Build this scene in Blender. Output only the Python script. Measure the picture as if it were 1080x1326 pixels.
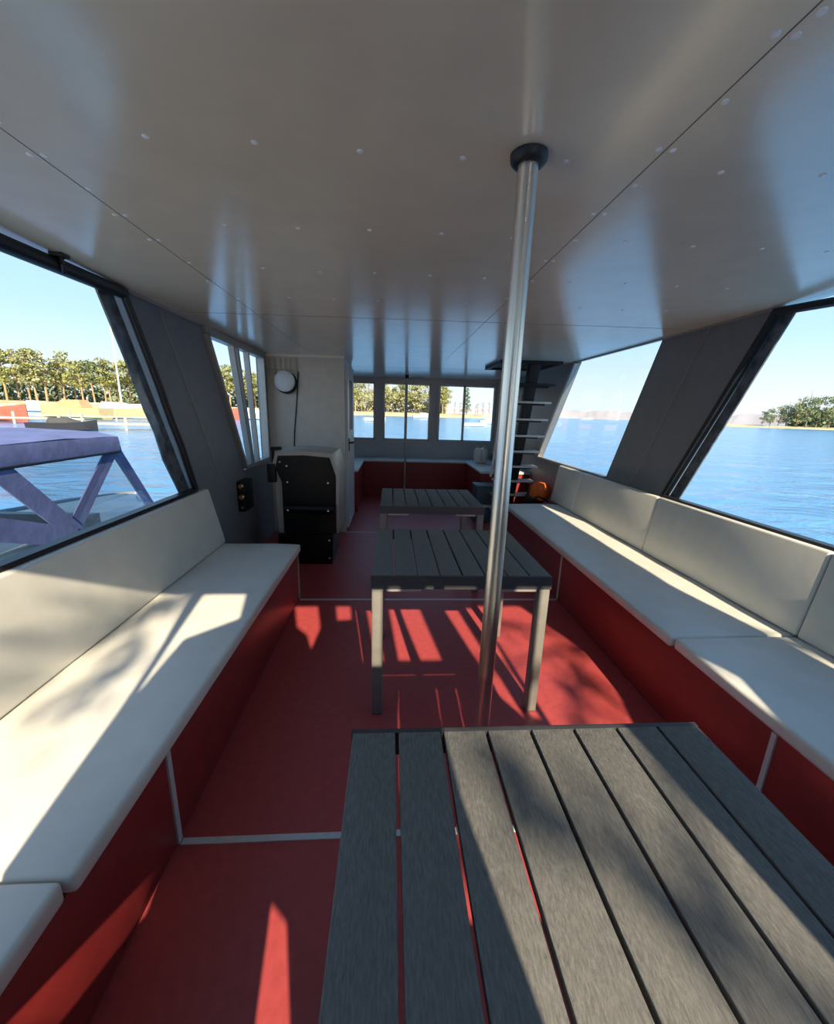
import bpy, bmesh, math, random
from mathutils import Vector, Matrix
from mathutils.geometry import tessellate_polygon
random.seed(7)
S = bpy.context.scene
for o in list(bpy.data.objects): bpy.data.objects.remove(o)
COL = S.collection

# ------------------------------------------------------------------ camera
cam_d = bpy.data.cameras.new('camera'); cam = bpy.data.objects.new('camera', cam_d); COL.objects.link(cam)
cam_d.sensor_fit = 'VERTICAL'; cam_d.sensor_height = 36.0
cam_d.lens = 516.973 * 36.0 / 1326.0
cam_d.clip_start = 0.02; cam_d.clip_end = 6000
R0 = Vector((0.99758224, -0.06225652, 0.03088373)); D0 = Vector((0.0148618, -0.24300441, -0.96991133)); F0 = Vector((0.06788818, 0.9680253, -0.24149164))
m = Matrix((( R0.x, -D0.x, -F0.x, -0.304), (R0.y, -D0.y, -F0.y, 0.0), (R0.z, -D0.z, -F0.z, 1.459), (0, 0, 0, 1)))
cam.matrix_world = m
S.camera = cam

# ------------------------------------------------------------------ exposure, sky, sun
S.view_settings.view_transform = 'Standard'; S.view_settings.look = 'None'
S.view_settings.gamma = 1.0; S.view_settings.use_curve_mapping = False
S.view_settings.exposure = 0.8
W = bpy.data.worlds.new('sky'); S.world = W; W.use_nodes = True
nt = W.node_tree; nt.nodes.clear()
tc = nt.nodes.new('ShaderNodeTexCoord'); sx = nt.nodes.new('ShaderNodeSeparateXYZ')
rp = nt.nodes.new('ShaderNodeValToRGB'); bg = nt.nodes.new('ShaderNodeBackground'); wo = nt.nodes.new('ShaderNodeOutputWorld')
nt.links.new(tc.outputs['Generated'], sx.inputs[0]); nt.links.new(sx.outputs['Z'], rp.inputs[0])
nt.links.new(rp.outputs[0], bg.inputs[0]); nt.links.new(bg.outputs[0], wo.inputs[0])
els = rp.color_ramp.elements
els[0].position = 0.0; els[0].color = (0.66, 0.72, 0.74, 1)
els[1].position = 1.0; els[1].color = (0.10, 0.27, 0.66, 1)
for p, c in ((0.05, (0.60, 0.70, 0.76)), (0.16, (0.40, 0.60, 0.78)), (0.35, (0.25, 0.48, 0.77))):
    e = els.new(p); e.color = (*c, 1)
bg.inputs[1].default_value = 0.95
sun_d = bpy.data.lights.new('sun', 'SUN'); sun = bpy.data.objects.new('sun', sun_d); COL.objects.link(sun)
sun_d.energy = 6.0; sun_d.color = (1.0, 0.86, 0.63); sun_d.angle = math.radians(0.55)
SUNV = Vector((-0.15, 1.0, -0.62)).normalized()
sun.rotation_euler = SUNV.to_track_quat('-Z', 'Y').to_euler(); sun.location = (3, -20, 14)

# ------------------------------------------------------------------ materials
MT = {}
def mat(name, col, rough=0.6, metal=0.0, spec=0.5, var=0.0, vscale=20, bump=0.0, bscale=60, stretch=(1, 1, 1), coat=0.0, coat_r=0.1, col2=None):
    m = bpy.data.materials.new(name); m.use_nodes = True; t = m.node_tree; b = t.nodes['Principled BSDF']
    b.inputs['Base Color'].default_value = (*col, 1); b.inputs['Roughness'].default_value = rough
    b.inputs['Metallic'].default_value = metal; b.inputs['Specular IOR Level'].default_value = spec
    b.inputs['Coat Weight'].default_value = coat; b.inputs['Coat Roughness'].default_value = coat_r
    tx = t.nodes.new('ShaderNodeTexCoord'); mp = t.nodes.new('ShaderNodeMapping'); mp.inputs['Scale'].default_value = stretch
    t.links.new(tx.outputs['Object'], mp.inputs[0])
    if var or col2:
        n = t.nodes.new('ShaderNodeTexNoise'); n.inputs['Scale'].default_value = vscale; n.inputs['Detail'].default_value = 4
        t.links.new(mp.outputs[0], n.inputs[0])
        r = t.nodes.new('ShaderNodeValToRGB'); r.color_ramp.elements[0].position = 0.3; r.color_ramp.elements[1].position = 0.7
        a = tuple(c * (1 - var) for c in col); c2 = col2 if col2 else tuple(min(1, c * (1 + var)) for c in col)
        r.color_ramp.elements[0].color = (*a, 1); r.color_ramp.elements[1].color = (*c2, 1)
        t.links.new(n.outputs[0], r.inputs[0]); t.links.new(r.outputs[0], b.inputs['Base Color'])
    if bump:
        n2 = t.nodes.new('ShaderNodeTexNoise'); n2.inputs['Scale'].default_value = bscale; n2.inputs['Detail'].default_value = 3
        t.links.new(mp.outputs[0], n2.inputs[0])
        bp = t.nodes.new('ShaderNodeBump'); bp.inputs['Strength'].default_value = bump; bp.inputs['Distance'].default_value = 0.01
        t.links.new(n2.outputs[0], bp.inputs['Height']); t.links.new(bp.outputs[0], b.inputs['Normal'])
    MT[name] = m; return m
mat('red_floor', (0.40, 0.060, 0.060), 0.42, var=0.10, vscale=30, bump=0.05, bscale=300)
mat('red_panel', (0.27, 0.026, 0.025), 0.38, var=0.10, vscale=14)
mat('ceiling_panel', (0.77, 0.685, 0.55), 0.18, spec=0.5, var=0.04, vscale=8)
MT['ceiling_panel'].node_tree.nodes['Principled BSDF'].inputs['IOR'].default_value = 2.3
mat('grey_panel', (0.19, 0.20, 0.215), 0.45, var=0.06, vscale=10)
mat('cabin_panel', (0.64, 0.575, 0.50), 0.40, var=0.05, vscale=12)
mat('bow_panel', (0.50, 0.50, 0.53), 0.5, var=0.05, vscale=12)
mat('vinyl_cushion', (0.70, 0.675, 0.605), 0.45, var=0.05, vscale=7, bump=0.2, bscale=6)
mat('light_strip', (0.55, 0.54, 0.52), 0.4, var=0.06, vscale=40)
mat('dull_strip', (0.30, 0.29, 0.28), 0.4, var=0.06, vscale=40)
mat('black_frame', (0.012, 0.013, 0.016), 0.45, var=0.2, vscale=30)
mat('clear_hem', (0.10, 0.12, 0.14), 0.18, var=0.5, vscale=14)
mat('aluminium', (0.42, 0.39, 0.36), 0.42, metal=0.6, var=0.05)
mat('white_frame', (0.62, 0.62, 0.60), 0.45, var=0.04)
mat('stainless', (0.78, 0.74, 0.67), 0.28, metal=1.0, var=0.04, vscale=40, stretch=(1, 1, 0.1))
mat('plank_wood', (0.120, 0.116, 0.110), 0.7, spec=0.15, col2=(0.185, 0.178, 0.168), vscale=40, stretch=(7, 1.3, 7), bump=0.3, bscale=60)
mat('table_frame', (0.16, 0.15, 0.135), 0.45, var=0.1)
mat('apron_dark', (0.045, 0.045, 0.05), 0.5, var=0.1)
mat('helm_black', (0.008, 0.008, 0.009), 0.3, spec=0.15, var=0.2)
mat('helm_cream', (0.42, 0.39, 0.34), 0.4, var=0.05)
mat('brass', (0.55, 0.36, 0.14), 0.3, metal=0.9, var=0.1)
mat('chrome', (0.75, 0.75, 0.76), 0.15, metal=1.0, var=0.03)
mat('dark_metal', (0.012, 0.012, 0.014), 0.5, spec=0.25, var=0.2)
mat('tread_pale', (0.50, 0.47, 0.42), 0.5, var=0.1)
mat('white_plastic', (0.75, 0.74, 0.72), 0.35, var=0.03)
mat('screw_head', (0.9, 0.9, 0.9), 0.3, spec=0.8, var=0.02)
mat('seam_grey', (0.12, 0.11, 0.10), 0.6, var=0.1)
mat('trim_cream', (0.85, 0.80, 0.68), 0.4, var=0.03)
mat('beige_plastic', (0.50, 0.45, 0.36), 0.5, var=0.05)
mat('orange_cloth', (0.95, 0.15, 0.02), 0.7, var=0.25, vscale=14, bump=0.4, bscale=30)
mat('black_cloth', (0.02, 0.02, 0.022), 0.7, var=0.2)
mat('slate_plastic', (0.06, 0.075, 0.09), 0.5, var=0.1)
mat('door_white', (0.62, 0.63, 0.64), 0.4, var=0.03)
mat('blue_canvas', (0.135, 0.155, 0.30), 0.75, var=0.18, vscale=5, bump=0.3, bscale=12)
mat('hull_cream', (0.62, 0.57, 0.46), 0.4, var=0.06, vscale=3)
mat('hull_grey', (0.25, 0.27, 0.28), 0.5, var=0.1)
mat('hull_white', (0.72, 0.71, 0.68), 0.4, var=0.05, vscale=3)
mat('hull_red', (0.60, 0.14, 0.09), 0.45, var=0.1, vscale=3)
mat('hull_yellow', (0.68, 0.50, 0.22), 0.45, var=0.1, vscale=3)
mat('hull_orange', (0.62, 0.32, 0.16), 0.45, var=0.1, vscale=3)
mat('dark_cover', (0.03, 0.03, 0.035), 0.6, var=0.1)
mat('mast_white', (0.80, 0.76, 0.68), 0.4, var=0.03)
mat('dock_wood', (0.50, 0.42, 0.32), 0.7, var=0.2, vscale=2)
mat('sand', (0.55, 0.44, 0.24), 0.9, var=0.25, vscale=0.12)
mat('grass_bank', (0.34, 0.27, 0.13), 0.9, var=0.3, vscale=0.1)
mat('far_shore', (0.33, 0.31, 0.33), 0.95, var=0.15, vscale=0.02)  # distance haze is mixed into this pale grey
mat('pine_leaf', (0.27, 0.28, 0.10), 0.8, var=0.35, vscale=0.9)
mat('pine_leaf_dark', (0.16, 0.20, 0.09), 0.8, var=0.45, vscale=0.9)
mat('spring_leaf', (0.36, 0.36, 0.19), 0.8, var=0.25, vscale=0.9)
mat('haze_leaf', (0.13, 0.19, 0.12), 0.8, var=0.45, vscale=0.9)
mat('twig', (0.34, 0.27, 0.20), 0.8, var=0.3, vscale=0.9)
mat('bark', (0.42, 0.28, 0.16), 0.85, var=0.3, vscale=2)
mat('bark_grey', (0.20, 0.17, 0.14), 0.85, var=0.3, vscale=2)
def clear_mat(name, tint, k):
    m = bpy.data.materials.new(name); m.use_nodes = True; t = m.node_tree; t.nodes.clear()
    out = t.nodes.new('ShaderNodeOutputMaterial'); mx = t.nodes.new('ShaderNodeMixShader')
    tr = t.nodes.new('ShaderNodeBsdfTransparent'); tr.inputs[0].default_value = (*tint, 1)
    gl = t.nodes.new('ShaderNodeBsdfGlossy'); gl.inputs['Roughness'].default_value = 0.02
    fr = t.nodes.new('ShaderNodeFresnel'); fr.inputs[0].default_value = 1.35
    ml = t.nodes.new('ShaderNodeMath'); ml.operation = 'MULTIPLY'; ml.inputs[1].default_value = k
    t.links.new(fr.outputs[0], ml.inputs[0]); t.links.new(ml.outputs[0], mx.inputs[0])
    t.links.new(tr.outputs[0], mx.inputs[1]); t.links.new(gl.outputs[0], mx.inputs[2]); t.links.new(mx.outputs[0], out.inputs[0])
    MT[name] = m; return m
clear_mat('glass', (0.95, 0.97, 0.97), 0.12)
clear_mat('clear_vinyl', (0.97, 0.97, 0.96), 0.12)
clear_mat('cloudy_vinyl', (0.86, 0.88, 0.90), 0.3)
def water_mat():
    m = bpy.data.materials.new('lake_water'); m.use_nodes = True; t = m.node_tree; b = t.nodes['Principled BSDF']
    b.inputs['Specular IOR Level'].default_value = 0.3; b.inputs['Base Color'].default_value = (0.09, 0.27, 0.49, 1); b.inputs['Roughness'].default_value = 0.17; b.inputs['IOR'].default_value = 1.33
    tx = t.nodes.new('ShaderNodeTexCoord'); mp = t.nodes.new('ShaderNodeMapping'); mp.inputs['Scale'].default_value = (0.55, 1.0, 1)
    mp.inputs['Rotation'].default_value = (0, 0, 0.5)
    t.links.new(tx.outputs['Object'], mp.inputs[0])
    n = t.nodes.new('ShaderNodeTexNoise'); n.inputs['Scale'].default_value = 0.9; n.inputs['Detail'].default_value = 5; n.inputs['Roughness'].default_value = 0.55
    n.inputs['Distortion'].default_value = 0.6
    t.links.new(mp.outputs[0], n.inputs[0])
    bp = t.nodes.new('ShaderNodeBump'); bp.inputs['Strength'].default_value = 0.8; bp.inputs['Distance'].default_value = 0.35
    t.links.new(n.outputs[0], bp.inputs['Height']); t.links.new(bp.outputs[0], b.inputs['Normal'])
    MT['lake_water'] = m
water_mat()

# ------------------------------------------------------------------ helpers
ORG = {}
def tag(o, label=None, cat=None, group=None, kind=None):
    if label: o['label'] = label
    if cat: o['category'] = cat
    if group: o['group'] = group
    if kind: o['kind'] = kind
    return o
def thing(name, loc, label, cat, group=None):
    o = bpy.data.objects.new(name, None); COL.objects.link(o); o.location = loc; o.empty_display_size = 0.1
    ORG[o.name] = Vector(loc); return tag(o, label, cat, group)
class MB:
    def __init__(s): s.v = []; s.f = []
    def add(s, vs, fs):
        n = len(s.v); s.v += [Vector(v) for v in vs]; s.f += [tuple(i + n for i in f) for f in fs]; return s
    def box(s, x0, x1, y0, y1, z0, z1, M=None):
        vs = [Vector((x, y, z)) for z in (z0, z1) for y in (y0, y1) for x in (x0, x1)]
        if M: vs = [M @ v for v in vs]
        return s.add(vs, [(0, 2, 3, 1), (4, 5, 7, 6), (0, 1, 5, 4), (2, 6, 7, 3), (0, 4, 6, 2), (1, 3, 7, 5)])
    def bar(s, a, b, w, h, up=(0, 0, 1)):
        a = Vector(a); b = Vector(b); d = (b - a).normalized(); u = Vector(up)
        x = d.cross(u)
        if x.length < 1e-4: x = d.cross(Vector((1, 0, 0)))
        x.normalize(); y = x.cross(d).normalized(); vs = []
        for p in (a, b):
            for i, j in ((-1, -1), (1, -1), (1, 1), (-1, 1)): vs.append(p + x * (w / 2 * i) + y * (h / 2 * j))
        return s.add(vs, [(3, 2, 1, 0), (4, 5, 6, 7), (0, 1, 5, 4), (1, 2, 6, 5), (2, 3, 7, 6), (3, 0, 4, 7)])
    def tube(s, pts, r, seg=12, caps=True):
        pts = [Vector(p) for p in pts]; rs = r if isinstance(r, (list, tuple)) else [r] * len(pts)
        rings = []; n0 = len(s.v)
        for i, p in enumerate(pts):
            d = (pts[min(i + 1, len(pts) - 1)] - pts[max(i - 1, 0)]).normalized()
            u = Vector((0, 0, 1)) if abs(d.z) < 0.9 else Vector((0, 1, 0))
            x = d.cross(u).normalized(); y = x.cross(d).normalized()
            for k in range(seg):
                a = 2 * math.pi * k / seg; s.v.append(p + (x * math.cos(a) + y * math.sin(a)) * rs[i])
        for i in range(len(pts) - 1):
            for k in range(seg):
                a = n0 + i * seg + k; b = n0 + i * seg + (k + 1) % seg
                s.f.append((a, b, b + seg, a + seg))
        if caps:
            s.f.append(tuple(n0 + k for k in range(seg))[::-1]); s.f.append(tuple(n0 + (len(pts) - 1) * seg + k for k in range(seg)))
        return s
    def prism(s, poly, f0, f1, holes=()):
        """poly in 2D; f0/f1 map (a,b) to 3D for the two faces"""
        loops = [list(poly)] + [list(h) for h in holes]
        flat = [p for l in loops for p in l]
        tris = tessellate_polygon([[Vector((p[0], p[1], 0)) for p in l] for l in loops])
        n = len(flat); vs = [f0(*p) for p in flat] + [f1(*p) for p in flat]
        fs = [tuple(t) for t in tris] + [tuple(i + n for i in t[::-1]) for t in tris]
        k = 0
        for l in loops:
            for i in range(len(l)):
                a = k + i; b = k + (i + 1) % len(l); fs.append((a, b, b + n, a + n))
            k += len(l)
        return s.add(vs, fs)
    def lathe(s, prof, c, seg=20, axis='z'):
        n0 = len(s.v); c = Vector(c)
        for (r, h) in prof:
            for k in range(seg):
                a = 2 * math.pi * k / seg; p = (r * math.cos(a), r * math.sin(a), h)
                if axis == 'y': p = (p[0], p[2], p[1])
                if axis == 'x': p = (p[2], p[0], p[1])
                s.v.append(c + Vector(p))
        for i in range(len(prof) - 1):
            for k in range(seg):
                a = n0 + i * seg + k; b = n0 + i * seg + (k + 1) % seg; s.f.append((a, b, b + seg, a + seg))
        s.f.append(tuple(n0 + k for k in range(seg))[::-1]); s.f.append(tuple(n0 + (len(prof) - 1) * seg + k for k in range(seg)))
        return s
    def build(s, name, mt, parent=None, origin=None, smooth=False, bevel=0.0, seg=2):
        if parent is not None: o0 = ORG[parent.name]
        else: o0 = Vector(origin) if origin is not None else Vector((0, 0, 0))
        me = bpy.data.meshes.new(name); me.from_pydata([v - o0 for v in s.v], [], s.f)
        bm = bmesh.new(); bm.from_mesh(me); bmesh.ops.recalc_face_normals(bm, faces=bm.faces)
        if bevel:
            es = [e for e in bm.edges if len(e.link_faces) == 2 and e.calc_face_angle(0) > 0.5]
            bmesh.ops.bevel(bm, geom=es, offset=bevel, segments=seg, profile=0.5, affect='EDGES', clamp_overlap=True)
        if smooth or bevel:
            for f in bm.faces: f.smooth = True
        bm.to_mesh(me); bm.free()
        if smooth or bevel:
            try: me.set_sharp_from_angle(angle=math.radians(40))
            except Exception: pass
        me.materials.append(MT[mt] if isinstance(mt, str) else mt)
        o = bpy.data.objects.new(name, me); COL.objects.link(o)
        if parent is not None: o.parent = parent
        else: o.location = o0
        ORG[o.name] = o0.copy(); return o
def struct(mb, name, mt, **k): return tag(mb.build(name, mt, **k), kind='structure')
def copy_tree(o, parent=None):
    c = o.copy(); COL.objects.link(c)
    if parent is not None: c.parent = parent
    ORG[c.name] = ORG.get(o.name, Vector()).copy()
    for ch in list(o.children): copy_tree(ch, c)
    return c
def ceil_z(x): return 2.038 + (x + 1.70) * 0.012
XL, XR = -1.70, 1.80
YB, YF = -0.45, 7.55
WZ = -0.40                                   # water level

# ------------------------------------------------------------------ setting: lake and shore
mb = MB(); mb.add([(-4000, -300, WZ), (4000, -300, WZ), (4000, 4000, WZ), (-4000, 4000, WZ)], [(0, 1, 2, 3)])
tag(mb.build('lake_water', 'lake_water'), kind='structure')
def bank(name, pts, depth, h, mt):
    """sloping bank along a polyline (water side), rising away from the boat"""
    mb = MB(); vs = []; fs = []
    for (x, y) in pts:
        d = Vector((x, y, 0)).normalized()
        for k, (q, z) in enumerate(((0, WZ - 0.1), (depth * 0.10, WZ + h * 0.5), (depth * 0.3, WZ + h), (depth, WZ + h * 1.2))):
            vs.append((x + d.x * q, y + d.y * q, z + random.uniform(-0.05, 0.05) * k))
    for i in range(len(pts) - 1):
        for k in range(3):
            a = i * 4 + k; fs.append((a, a + 4, a + 5, a + 1))
    return struct(mb.add(vs, fs), name, mt)
bank('shore_bank', [(-260, 60), (-190, 90), (-135, 108), (-100, 122), (-75, 132), (-50, 150), (-28, 172), (0, 182), (20, 190), (42, 205), (70, 225)], 60, 1.6, 'sand')
bank('island_bank', [(158, 185), (172, 178), (190, 172), (215, 165), (250, 150)], 40, 1.0, 'sand')

# ------------------------------------------------------------------ setting: boat shell
mb = MB(); mb.box(XL, XR, YB, YF, -0.06, 0.0); struct(mb, 'floor', 'red_floor')
# ceiling: slightly tilted sheet
mb = MB(); th = 0.05
c4 = [(XL - 0.06, YB - 0.03), (XR + 0.06, YB - 0.03), (XR + 0.06, YF + 0.1), (XL - 0.06, YF + 0.1)]
mb.add([(x, y, ceil_z(x)) for x, y in c4] + [(x, y, ceil_z(x) + th) for x, y in c4], [(0, 1, 2, 3), (7, 6, 5, 4), (0, 4, 5, 1), (1, 5, 6, 2), (2, 6, 7, 3), (3, 7, 4, 0)])
ceiling = struct(mb, 'ceiling', 'ceiling_panel')
# seams between the ceiling sheets and their screws
mb = MB()
for x in (-1.18, 0.316):
    mb.box(x - 0.0010, x + 0.0010, YB + 0.05, 4.9, ceil_z(x) - 0.0008, ceil_z(x) + 0.002)
for y in (2.88, 5.85):
    for a, b in ((-1.69, -1.18), (-1.18, 0.316), (0.316, 1.79)):
        mb.bar((a, y, ceil_z(a)), (b, y, ceil_z(b)), 0.003, 0.0016)
mb.build('sheet_seam', 'seam_grey', ceiling)
spts = []
for y in (1.12, 1.555, 1.99, 2.43):
    for x in (-0.87, -0.628, -0.387, -0.141, 0.108, 0.508, 0.765, 1.02, 1.27): spts.append((x, y + random.uniform(-.012, .012)))
for y in (0.725, 0.765, 0.905, 1.053, 1.20, 1.36, 1.55, 1.75, 2.0, 2.3, 2.6):
    spts.append((0.332, y)); 
    if y in (0.765, 1.053, 1.36, 1.75, 2.3): spts.append((0.298, y))
for y in (1.10, 1.22, 1.37, 1.53, 1.72, 1.95, 2.2, 2.5):
    spts.append((-1.165, y)); 
    if y in (1.22, 1.53, 1.72, 2.2): spts.append((-1.198, y))
smb = MB(); smb.lathe([(0.0078, 0.0), (0.007, -0.0018), (0.002, -0.0026)], (0, 0, 0), seg=10)
sc = smb.build('screw', 'screw_head', ceiling, smooth=True)
for i, (x, y) in enumerate(spts):
    o = sc if i == 0 else sc.copy()
    if i: COL.objects.link(o); o.parent = ceiling
    o.location = (x, y, ceil_z(x))

def wallprism(mb, poly, x0, x1, holes=()):
    return mb.prism(poly, lambda y, z: (x0, y, z), lambda y, z: (x1, y, z), holes)
# left wall (port side of the photo): low wall, raked pillar, front part; openings stay open
mb = MB()
wallprism(mb, [(YB, -0.06), (YF, -0.06), (YF, 0.872), (YB, 0.872)], XL, XL - 0.06)
wallprism(mb, [(2.351, 2.036), (3.264, 2.036), (3.90, 0.872), (2.884, 0.872)], XL, XL - 0.06)
wallprism(mb, [(4.64, 0.872), (YF, 0.872), (YF, 2.036), (4.64, 2.036)], XL, XL - 0.06)
wallprism(mb, [(YB, 0.872), (-0.30, 0.872), (-0.40, 2.036), (YB, 2.036)], XL, XL - 0.06)
struct(mb, 'wall_left', 'grey_panel')
mb = MB()
wallprism(mb, [(YB, -0.06), (YF, -0.06), (YF, 0.892), (YB, 0.892)], XR, XR + 0.06)
wallprism(mb, [(2.273, 2.079), (3.221, 2.079), (3.755, 0.892), (2.906, 0.892)], XR, XR + 0.06)
wallprism(mb, [(4.715, 2.079), (YF, 2.079), (YF, 0.892), (5.595, 0.892)], XR, XR + 0.06)
wallprism(mb, [(YB, 0.892), (-0.30, 0.892), (-0.40, 2.079), (YB, 2.079)], XR, XR + 0.06)
struct(mb, 'wall_right', 'grey_panel')
# bow wall with three window openings
def rect(a, b, c, d): return [(a, c), (b, c), (b, d), (a, d)]
bw = [(-1.52, -0.60), (-0.45, 0.405), (0.555, 1.60)]
mb = MB()
mb.prism([(XL, -0.06), (XR, -0.06), (XR, ceil_z(XR)), (XL, ceil_z(XL))], lambda x, z: (x, YF, z), lambda x, z: (x, YF + 0.06, z), [rect(a, b, 0.955, 1.965) for a, b in bw])
struct(mb, 'wall_front', 'bow_panel')
# stern wall behind the camera: added, its holes shaped to cast the sun patches
stern = [[(-1.62, 1.02), (-0.965, 1.02), (-0.955, 1.5), (-0.966, 1.74), (-1.0, 2.033), (-1.62, 2.033)],
         [(-0.935, 1.53), (-0.89, 1.75), (-0.69, 1.865), (-0.71, 2.033), (-0.935, 2.033)],
         [(-0.521, 2.033), (-0.35, 2.033), (-0.325, 1.841), (-0.378, 1.68), (-0.409, 1.781), (-0.482, 1.843)],
         [(-0.213, 2.033), (-0.105, 2.033), (-0.108, 1.907), (-0.206, 1.90)],
         [(0.014, 1.512), (0.001, 1.389), (0.008, 1.213), (0.02, 0.80), (0.43, 0.80), (0.441, 1.236), (0.457, 1.512)],
         [(0.016, 2.012), (0.067, 2.012), (0.060, 1.60), (0.016, 1.60)],
         [(0.187, 2.012), (0.230, 2.012), (0.238, 1.60), (0.150, 1.60)],
         [(0.265, 2.012), (0.417, 2.012), (0.411, 1.60), (0.285, 1.60)],
         [(0.607, 2.012), (0.705, 2.012), (0.697, 1.296), (0.634, 1.40)],
         [(0.730, 2.012), (0.847, 2.012), (0.774, 1.295), (0.735, 1.30)],
         [(0.866, 2.033), (1.22, 2.033), (1.40, 1.56), (1.30, 1.40), (1.16, 1.18), (0.80, 1.08), (0.80, 1.205)],
         [(-0.447, 0.30), (-0.445, 0.70), (-0.44, 0.851), (-0.389, 0.819), (-0.36, 0.688), (-0.35, 0.30)],
         [(-0.80, 0.955), (-0.80, 0.84), (-0.85, 0.80), (-0.865, 0.938)],
         [(-0.062, 1.60), (-0.012, 1.60), (-0.012, 2.0), (-0.062, 2.0)]]
mb = MB()
mb.prism([(XL, -0.06), (XR, -0.06), (XR, ceil_z(XR)), (XL, ceil_z(XL))], lambda x, z: (x, YB, z), lambda x, z: (x, YB - 0.012, z), stern)
struct(mb, 'wall_back_sun_mask', 'grey_panel')

# thin joint strips and corner beads
mb = MB(); mb.bar((XL + 0.004, 2.700, 2.005), (XL + 0.004, 3.344, 0.885), 0.007, 0.008, (1, 0, 0)); struct(mb, 'trim_1', 'dull_strip')
mb = MB(); mb.bar((XR - 0.003, 2.745, 2.06), (XR - 0.003, 3.34, 0.90), 0.004, 0.008, (1, 0, 0)); struct(mb, 'trim_2', 'dull_strip')
mb = MB(); mb.bar((XL + 0.008, 2.36, ceil_z(XL) - 0.008), (XL + 0.008, 4.76, ceil_z(XL) - 0.008), 0.016, 0.016); struct(mb, 'trim_3', 'dull_strip')
mb = MB(); mb.bar((XR - 0.006, 2.28, ceil_z(XR) - 0.007), (XR - 0.006, 4.72, ceil_z(XR) - 0.007), 0.012, 0.012); struct(mb, 'trim_4', 'dull_strip')
# pale strips over the floor sheet joints, carried up the bench fronts
for i, y in enumerate((1.105, 2.935, 4.763)):
    mb = MB(); mb.box(-1.0 if i < 2 else -0.84, 1.07, y - 0.011, y + 0.011, 0.0, 0.004)
    struct(mb, 'trim_%d' % (5 + i), 'light_strip')

# ---------------- side windows
def frame_loop(mb, poly, x, w, d):
    for i in range(len(poly)):
        a = poly[i]; b = poly[(i + 1) % len(poly)]
        mb.bar((x, *a), (x, *b), d, w, (1, 0, 0)) if False else mb.bar((x, *a), (x, *b), w, d, (1, 0, 0))
def pane(poly, x, name, mt, parent):
    mb = MB(); mb.add([(x, y, z) for y, z in poly], [tuple(range(len(poly)))]); return mb.build(name, mt, parent)
# near left opening: black framed clear vinyl
def struct_root(name, loc):
    o = bpy.data.objects.new(name, None); COL.objects.link(o); o.location = loc; ORG[o.name] = Vector(loc); o['kind'] = 'structure'; return o
w = struct_root('window_1', (XL, 1.0, 0.875))
mb = MB()
mb.bar((XL + 0.012, -0.36, 0.880), (XL + 0.012, 2.87, 0.880), 0.05, 0.022)
mb.tube([(XL + 0.02, 2.335, 2.015), (XL + 0.02, 2.50, 1.70), (XL + 0.026, 2.56, 1.56), (XL + 0.02, 2.66, 1.36), (XL + 0.028, 2.73, 1.2), (XL + 0.02, 2.80, 1.06), (XL + 0.02, 2.875, 0.885)], 0.021, 10)
mb.tube([(XL + 0.01, -0.36, 1.985), (XL + 0.015, 0.6, 1.99), (XL + 0.015, 1.7, 1.995), (XL + 0.015, 2.35, 2.008)], 0.030, 10)
mb.build('frame', 'black_frame', w, smooth=True)
mb = MB(); mb.prism([(2.31, 1.985), (2.19, 1.985), (2.33, 1.70), (2.45, 1.42), (2.52, 1.3), (2.58, 1.12), (2.72, 0.89), (2.85, 0.89)], lambda y, z: (XL - 0.01, y, z), lambda y, z: (XL - 0.02, y, z))
mb.build('rolled_hem', 'clear_hem', w)
pane([(-0.34, 0.885), (2.74, 0.885), (2.21, 1.985), (-0.40, 1.985)], XL - 0.012, 'pane', 'clear_vinyl', w)
mb = MB(); mb.tube([(XL + 0.05, 1.905, 2.035), (XL + 0.055, 1.905, 2.00), (XL + 0.035, 1.93, 1.975)], 0.009, 8); mb.box(XL + 0.02, XL + 0.07, 1.885, 1.93, 2.025, 2.04)
mb.build('latch_hook', 'black_frame', w)
# near right opening
w = struct_root('window_2', (XR, 1.0, 0.9))
mb = MB()
mb.bar((XR - 0.012, -0.36, 0.899), (XR - 0.012, 2.89, 0.899), 0.05, 0.018)
mb.bar((XR - 0.005, 2.250, 2.065), (XR - 0.005, 2.875, 0.905), 0.03, 0.045, (1, 0, 0))
mb.tube([(XR - 0.01, -0.36, 2.010), (XR - 0.01, 1.2, 2.018), (XR - 0.01, 1.9, 2.028), (XR - 0.01, 2.26, 2.055)], 0.022, 10)
mb.build('frame', 'black_frame', w)
mb = MB(); mb.prism([(2.235, 2.05), (2.16, 2.05), (2.74, 0.905), (2.84, 0.905)], lambda y, z: (XR + 0.01, y, z), lambda y, z: (XR + 0.02, y, z))
mb.build('rolled_hem', 'clear_hem', w)
pane([(-0.34, 0.905), (2.78, 0.905), (2.20, 2.03), (-0.40, 2.0)], XR + 0.012, 'pane', 'clear_vinyl', w)
# wheelhouse side window (left)
w = struct_root('window_3', (XL, 4.0, 0.9))
P = [(3.90, 0.905), (4.62, 0.905), (4.62, 1.985), (3.285, 1.985)]
mb = MB(); frame_loop(mb, P, XL + 0.0, 0.034, 0.07)
mb.box(XL - 0.03, XL + 0.02, 3.27, 4.64, 1.99, 2.034); mb.build('frame', 'aluminium', w)
for (a, b) in (((3.80, 1.985), (4.07, 0.905)), ((3.90, 1.985), (4.13, 0.905)), ((4.17, 1.985), (4.30, 0.905))):
    mb = MB(); mb.bar((XL, *a), (XL, *b), 0.028, 0.05, (1, 0, 0)); mb.build('mullion', 'aluminium', w)
pane(P, XL - 0.012, 'pane', 'glass', w)
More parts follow.
